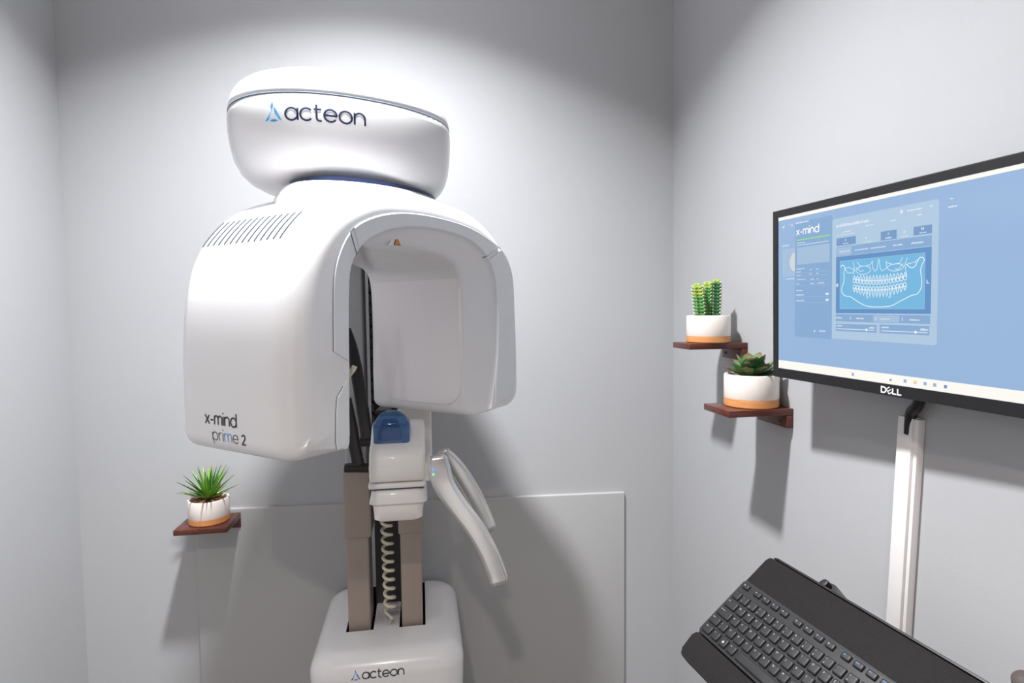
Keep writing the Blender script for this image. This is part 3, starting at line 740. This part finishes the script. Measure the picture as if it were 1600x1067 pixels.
lines('image_border', [[(171.8, -111.3), (329.6, -111.3), (329.6, -193), (171.8, -193), (171.8, -111.3)]], E_LT, Z0+.5, .7)
lines('green_rule', [[(65.6, -63.9), (147.7, -63.7)]], E_GRN, Z0+.3, 1.9)
(g, wd) = text('x-mind', 9.6, .24, .17, 65.5, -54.3)
obj('screen_title', [fmm((v[0], v[1], Z0+.3)) for v in g[0]], g[1], E_LIN, scr, smooth=False)
# drawn jaw
jaw = [(172.8, -121.9), (175.8, -118.6), (180.3, -119.6), (182.4, -124.9), (180.4, -131.8), (180.5, -145.9), (175.5, -158.7), (177.7, -167), (185.2, -171.4), (194, -172.5), (208.5, -180.3), (230.7, -189.1), (269.7, -189.2), (289.1, -181.3), (307.7, -173.3), (317.9, -170.8), (324, -162.5), (324.9, -150.4), (322.9, -136.2), (326, -126.4), (328.6, -122.7), (326.6, -118.4), (321.5, -117.6), (318.2, -121.8), (313.9, -129.6), (307.1, -131.7), (300.1, -126.5)]
lines('jaw_drawing', [[(p.x, p.y) for p in catmull([(*q, 0) for q in jaw], 3)]], E_LIN, Z0+.6, 1.15)
sn = [[(182.7, -123.8), (190.7, -123.2), (203.7, -128.6), (198, -132.9), (187.8, -132.3), (182.7, -123.8)], [(199.3, -114.6), (202.3, -123.9), (200.9, -135.3)], [(207.8, -114.8), (213.5, -122.5), (224.6, -123.2), (234, -121.7), (238.5, -115.8)],
      [(238, -116.5), (238.6, -126.4), (242.9, -132.9), (247.3, -130.3), (249.7, -114.1)], [(251, -114.2), (253.3, -129.6), (256.9, -133.1), (262.7, -130.2), (265.2, -128.3), (263.8, -117.4)], [(265.1, -120.7), (276.3, -124.4), (288.3, -123.1), (293.4, -114.6)],
      [(301.1, -116.3), (296.6, -126.3), (300.4, -143.1)], [(297.8, -126.3), (313.8, -123.5), (319.3, -119.8)], [(205.1, -124.1), (215, -131.6), (221.9, -129.8)], [(280, -131.4), (286.1, -132.8), (293.6, -124)],
      arc(220.5, -129.7, 14.5, 6.8, 0, 360, 20), arc(280.5, -129.2, 14, 5.5, 0, 360, 20)]
lines('sinus_drawing', sn, E_LIN, Z0+.6, .8)
tl = []
for k in range(16):
    s = (k+.5)/16; x = 199.5+101*s; sag = 5.2*(1-(2*s-1)**2); edge = abs(2*s-1); wd = 2.7 if edge > .55 else 2.25
    yu, yl = -145.6-sag*1.05, -155.6-sag*.95
    tl.append(arc(x, yu, wd, 3.3, 0, 360, 12)); tl.append(arc(x, yl, wd, 3.1, 0, 360, 12))
    ru, rl = 7.5+sag*.9, 6.5+sag*1.2
    tl.append([(x-wd, yu+1.5), (x-wd*.55, yu+ru*.7), (x, yu+ru), (x+wd*.55, yu+ru*.7), (x+wd, yu+1.5)])
    tl.append([(x-wd, yl-1.5), (x-wd*.55, yl-rl*.75), (x, yl-rl-1.5), (x+wd*.55, yl-rl*.75), (x+wd, yl-1.5)])
lines('teeth_drawing', tl, E_LIN, Z0+.65, 1.05)
lines('image_mark', [arc(229, -174.5, 1.6, 1.2, 0, 360, 8), arc(271, -174.5, 1.6, 1.2, 0, 360, 8)], E_LIN, Z0+.65, .6)
parts = []
for ch, x, y in (('R', 164.3, -155), ('L', 333.2, -155.5)):
    for q in GL[ch][1]:
        vs, fs = ribbon(q, .26); parts.append(([(v[0]*4.6+x, v[1]*4.6+y, Z0+.6) for v in vs], fs))
g = join(*parts); obj('side_letters', [fmm(v) for v in g[0]], g[1], E_LIN, scr, smooth=False)
# sliders, rules, toggles
lines('slider', [[(164.4, -227.6), (243.2, -227.6)], [(256.2, -227.8), (335.3, -227.8)]], E_LIN, Z0+.5, .9)
for x, y in ((227.6, -227.5), (316.1, -227.7)):
    obj('slider_knob', [fmm((x+2.1*cos(2*pi*k/14), y+2.1*sin(2*pi*k/14), Z0+.55)) for k in range(14)], [list(range(14))], E_LIN, scr, smooth=False)
lines('list_rule', [[(65.7, y), (146.6, y-.6)] for y in (-125.5, -132.2, -141, -149, -171, -181.5)], E_LT, Z0+.4, .6)
rects('toggle', [(139, -164.6, 146, -168.6), (139, -175.2, 146, -179.2)], E_TXT, Z0+.4)
# small unreadable captions set as short dashes of text
cap = [(163, 230, -50.5, 5.0), (27.5, 33, -33.5, 5), (46, 48.5, -31, 2), (52, 56, -33, 5), (63.5, 97.5, -31.5, 3.4), (67, 88, -69.6, 1.9), (67, 146, -73.6, 1.9), (26.3, 46, -70.5, 2.6), (37, 60, -135.3, 2.4),
       (65.7, 87.5, -117.8, 2), (65.7, 78, -123.5, 1.8), (65.7, 78, -130, 1.8), (65.7, 90, -138, 1.8), (65.7, 74, -146, 1.8), (100, 106, -121, 2), (116, 122, -121, 2), (100, 106, -129, 2), (116, 122, -129, 2), (102, 111, -138.6, 2), (118, 121, -138.6, 2), (102, 111, -146.5, 2.2), (120, 136, -146.5, 2.2),
       (65.7, 82, -158.5, 2.4), (65.7, 86, -166.8, 2.4), (65.7, 86, -177.6, 2.4), (111, 115, -233.5, 4), (124, 139, -233, 2.8), (288, 293, -46, 5.5), (300, 323, -46.4, 2.8), (336.2, 339.5, -45.4, 3),
       (176, 194, -62.5, 1.6), (224, 240, -58, 2), (270, 281, -57, 2), (316, 324, -55, 2.2), (165, 201, -66.5, 1.2), (182, 184.5, -76, 3.5), (178, 189, -82, 2), (224, 227, -77.5, 3.5), (219, 237, -84, 1.2), (266, 268.5, -76, 3.5), (262, 273, -82.5, 2.6), (294, 297, -77, 4), (289, 302, -83.5, 1.6), (323, 327, -75.5, 4.5), (320, 331, -81.8, 1.8),
       (171, 192, -95.3, 1.8), (203, 229, -95.3, 2.2), (234, 263, -95.3, 2.2), (276, 293, -95.3, 2.4), (307, 327, -95.3, 3), (164, 177, -208.5, 2.6), (194, 195.2, -208.5, 6), (207, 222, -209, 2.6), (245, 246, -208.5, 5), (253, 272, -209, 2), (293, 294.2, -208.5, 6), (306, 322, -209.5, 2.4), (165, 177, -222.3, 2.2), (233, 243.5, -223.6, 3.2), (256.5, 270, -222.2, 2.6), (324, 336.5, -223.4, 3.4),
       (366, 371, -40.5, 2.4), (363.5, 376, -51.5, 3)]
parts = []
for x0, x1, y, h in cap:
    x = x0
    while x < x1:
        w = min(x1-x, random.uniform(.5, 1.3)*h*.55)
        hh = h*random.uniform(.65, 1.0)
        parts.append(([(x, y-h*.5, Z0+.5), (x+w, y-h*.5, Z0+.5), (x+w, y-h*.5+hh, Z0+.5), (x, y-h*.5+hh, Z0+.5)], [[0, 1, 2, 3]])); x += w+.22*h
g = join(*parts); o = obj('captions', [fmm(v) for v in g[0]], g[1], E_TXT, scr, smooth=False); o['kind'] = 'stuff'
rects('task_icon', [(198, -301.5, 203, -306.5), (297, -300.5, 302, -305.5), (330, -300.5, 335, -305.5), (345, -300.5, 350, -305.5)], E_BG, Z0+.3)
rects('task_icon', [(272, -303, 276, -306), (361.5, -301, 366, -305.5)], E_IMG, Z0+.3); rects('task_icon', [(314, -300.5, 319, -305.5)], emis('screen_icon_yellow', (232, 206, 150)), Z0+.3)

# ------------------------------------------------------------------ cable and trunking
ct = thing('cable_trunking', (XR, .83, 1.0), 'white plastic cable trunking strip running down the wall under the monitor', 'cable duct')
def duct(y0, y1, d, name, b, zt, zb=.955):
    g = box((0, 0, 0), (1, 1, 1), 0); vs = []
    for v in g[0]:
        z = zb+(zt-zb)*v.z; y = y0+(y1-y0)*v.y+.045*(1.37-z); vs.append((XR-.0004-d*(1-v.x), y, z))
    bm_ = bmesh.new(); q = [bm_.verts.new(v) for v in vs]
    for f_ in g[1]: bm_.faces.new([q[i] for i in f_])
    bmesh.ops.bevel(bm_, geom=bm_.edges[:], offset=b, segments=2, affect='EDGES', profile=.5); bm_.verts.index_update()
    r = [v.co.copy() for v in bm_.verts], [[v.index for v in f_.verts] for f_ in bm_.faces]; bm_.free()
    return obj(name, r[0], r[1], M_DUCT, ct)
duct(.806, .841, .013, 'duct_base', .0008, 1.366)
duct(.813, .842, .018, 'duct_cover', .0016, 1.368)
g = tube(catmull([(.775, .79, 1.47), (.778, .790, 1.42), (.781, .800, 1.392), (.786, .816, 1.378), (.790, .823, 1.362), (.791, .825, 1.34)], 6), .0085, 10, (1, 0, 0))
tag(obj('monitor_cable', g[0], g[1], M_BLACK, None, loc=(.79, .82, 1.34)), 'thick black cable bending from the monitor into the white trunking', 'cable')

# ------------------------------------------------------------------ keyboard tray and keyboard
KO = V((.52555, .90409, 1.05852)); KA = V((.146516, -.988748, -.030182)); KB = V((.783728, .097411, .613419)); KN = V((-.603576, -.113530, .789181))
fk = frame(KO, KA, KB, KN); fkm = lambda p: fk((p[0]/1000, p[1]/1000, p[2]/1000))
kt = thing('keyboard_tray', fk((.25, -.02, -.03)), 'black tilted keyboard tray with wrist rest fixed to the right wall', 'tray')
def slab(pts, z0, z1, b):
    bm_ = bmesh.new(); A = [bm_.verts.new((p[0], p[1], z0)) for p in pts]; B = [bm_.verts.new((p[0], p[1], z1)) for p in pts]; n = len(pts)
    bm_.faces.new(A[::-1]); bm_.faces.new(B)
    for i in range(n): bm_.faces.new([A[i], A[(i+1) % n], B[(i+1) % n], B[i]])
    tops = [e for e in bm_.edges if abs(e.verts[0].co.z-e.verts[1].co.z) < 1e-9]
    bmesh.ops.bevel(bm_, geom=tops, offset=b, segments=3, affect='EDGES', profile=.5); bm_.verts.index_update()
    r = [fkm(v.co) for v in bm_.verts], [[v.index for v in f_.verts] for f_ in bm_.faces]; bm_.free(); return r
pl = rnd([(-15, 97), (640, 97), (640, -92), (-15, -92)], 9)
g = slab(pl, -26, -19, 1.5); obj('tray_board', g[0], g[1], M_TRAY, kt)
pl = rnd([(-13, -89.5), (650, -89.5), (650, -138), (-6, -138)], 10)
g = slab(pl, -28, -10, 3.5); obj('wrist_rest', g[0], g[1], M_TRAY, kt)
g = slab([(-4, 98), (640, 98), (640, 101.5), (4, 101.5)], -34, -16, .6); obj('rear_lip', g[0], g[1], M_STEEL, kt)
g = slab(rnd([(86, 116), (104, 118), (160, 98), (160, 40), (86, 40)], 4), -48, -34, 2); obj('tray_bracket', g[0], g[1], M_STEEL, kt)
g = slab(rnd([(88, 103), (101, 103), (101, 114), (92, 114)], 2), -36, -22, 1); obj('tray_clamp', g[0], g[1], M_STEEL, kt)
a = fk((.22, .0, -.045)); g = sweep([a, V((.66, .72, .90)), V((XR-.012, .73, .86))], rrect(.03, .008, .004), (0, 0, 1)); obj('support_arm', g[0], g[1], M_STEEL, kt)
g = box((XR-.012, .66, .80), (XR-.0004, .80, .91), .003, 2); obj('wall_plate', g[0], g[1], M_STEEL, kt)
g = lathe([(0, -26), (9, -26), (9.5, -12), (12, -8), (13, 2), (11.5, 8), (7, 11), (0, 12)], (377, 121, -12), 24); obj('tilt_knob', [fkm(v) for v in g[0]], g[1], mat('knob_grey_rubber', (74, 66, 64), .6, noise=.06), kt)

kb = thing('computer_keyboard', fk((.22, -.03, -.019)), 'black full-size computer keyboard with white legends lying on the tilted tray', 'keyboard')
pl = rnd([(-2.5, 32), (441, 32), (441, -88.5), (-2.5, -88.5)], 5)
g = slab(pl, -18.6, -3.6, 1.6); deck = obj('keyboard_case', g[0], g[1], M_KB, kb)
U = 19.05
KEYCACHE = {}
def keymesh(w, h):
    k_ = (round(w, 2), round(h, 2))
    if k_ in KEYCACHE: return KEYCACHE[k_]
    hw, hh = w/2, h/2; secs = []
    for z, i, r in ((-4.2, 0, 1.2), (-1.6, .25, 1.4), (-.5, .8, 1.6), (-.05, 1.6, 1.8), (.0, 2.6, 2.0)):
        secs.append([V((p[0], p[1], z)) for p in rrect(hw-i, hh-i, r, 2)])
    vs, fs = loft(secs, False, True); me = bpy.data.meshes.new('key')
    me.from_pydata([KA*v.x/1000+KB*v.y/1000+KN*v.z/1000 for v in vs], [], fs); me.materials.append(M_KEY)
    me.polygons.foreach_set('use_smooth', [True]*len(fs)); me.set_sharp_from_angle(angle=radians(50)); KEYCACHE[k_] = me; return me
FONTC = {}
def glyph(s, size, m):
    k_ = (s, size, m.name)
    if k_ in FONTC: return FONTC[k_]
    cu = bpy.data.curves.new('t', 'FONT'); cu.body = s; cu.size = size; cu.resolution_u = 2
    to = bpy.data.objects.new('t', cu); COL.objects.link(to); bpy.context.view_layer.update()
    me = bpy.data.meshes.new_from_object(to.evaluated_get(bpy.context.evaluated_depsgraph_get())); bpy.data.objects.remove(to); bpy.data.curves.remove(cu)
    me.name = 'legend'
    for v in me.vertices:
        c_ = v.co.copy(); v.co = KA*c_.x/1000+KB*c_.y/1000
    me.materials.clear(); me.materials.append(m); FONTC[k_] = me; return me
def key(cx, cy, w=1.0, h=1.0, leg=None, m=M_LEG, leg2=None, size=4.2):
    kw, kh = w*U-3.4, h*U-3.4
    o_ = bpy.data.objects.new('key', keymesh(kw, kh)); COL.objects.link(o_); o_.parent = kb
    o_.location = fkm((cx*U, cy*U, 0))-ORG[kb.name]
    for s, mm, dx, dy in ((leg, m, -kw/2+3, kh/2-2.6-size*.72), (leg2, M_LEG, -kw/2+3, -kh/2+3)):
        if s:
            l_ = bpy.data.objects.new('legend', glyph(s, size, mm)); COL.objects.link(l_); l_.parent = o_
            l_.location = KA*dx/1000+KB*dy/1000+KN*.00012
fy = 21.8/U
key(.56, fy, .95, .72, 'Esc', M_LEG, None, 3.2)
for k in range(12):
    key([2.03, 3.06, 4.1, 5.16, 6.63, 7.68, 8.73, 9.79, 11.2, 12.25, 13.3, 14.35][k], fy, .95, .72, 'F%d' % (k+1), M_LEGB if k >= 8 else M_LEG, None, 3.2)
for k, (s, s2) in enumerate(zip('`1234567890-=', [None, '!', '"', '£', '$', '%', '^', '&', '*', '(', ')', '_', '+'])):
    key(.5+k, 0, 1, 1, s2 or s, M_LEG, s if s2 else None, 3.6)
key(14, 0, 2, 1, 'Backspace', size=2.8)
key(.75, -1, 1.5, 1, 'Tab', size=3)
for k, s in enumerate('QWERTYUIOP[]'): key(2+k, -1, 1, 1, s)
key(14.35, -1.5, 1.2, 2, 'Enter', size=2.8)
key(.875, -2, 1.75, 1, 'Caps Lock', size=2.6)
for k, s in enumerate("ASDFGHJKL;'#"): key(2.25+k, -2, 1, 1, s)
key(.625, -3, 1.25, 1, 'Shift', size=2.8); key(1.75, -3, 1, 1, '|', M_LEG, '\\', 3.6)
for k, s in enumerate('ZXCVBNM,./'): key(2.75+k, -3, 1, 1, s)
key(13.6, -3, 2.7, 1, 'Shift', size=2.8)
key(.68, -4, 1.15, 1, 'Ctrl', size=2.8); key(1.78, -4, 1, 1, 'Fn', M_LEGB, None, 2.8); key(2.82, -4, 1, 1); key(3.86, -4, 1, 1, 'Alt', size=2.8)
for a in range(2):
    for b in range(2):
        g = rects_ = [(-1.7+1.8*a, -1.7+1.8*b), (-.1+1.8*a, -1.7+1.8*b), (-.1+1.8*a, -.1+1.8*b), (-1.7+1.8*a, -.1+1.8*b)]
        obj('system_symbol', [fkm((2.82*U+p[0], -4*U+p[1], .12)) for p in g], [[0, 1, 2, 3]], M_LEG, kb, smooth=False)
key(7.45, -4, 5.9, 1)
for k in range(4): key(11.05+1.08*k, -4, 1.05, 1, ['Alt', 'Fn', 'Menu', 'Ctrl'][k], size=2.6)
for r_, row in enumerate((['Ins', 'Home', 'PgUp'], ['Del', 'End', 'PgDn'])):
    for k, s in enumerate(row): key(15.9+k, -r_, 1, 1, s, size=2.6)
for x, y in ((16.9, -3), (15.9, -4), (16.9, -4), (17.9, -4)): key(x, y)
for r_ in range(4):
    for k in range(4): key(19.4+k, -r_, 1, 1, ['Num', '/', '*', '-', '7', '8', '9', '+', '4', '5', '6', None, '1', '2', '3', None][r_*4+k], size=3.2)
key(19.9, -4, 2, 1, '0'); key(21.4, -4, 1, 1, '.')
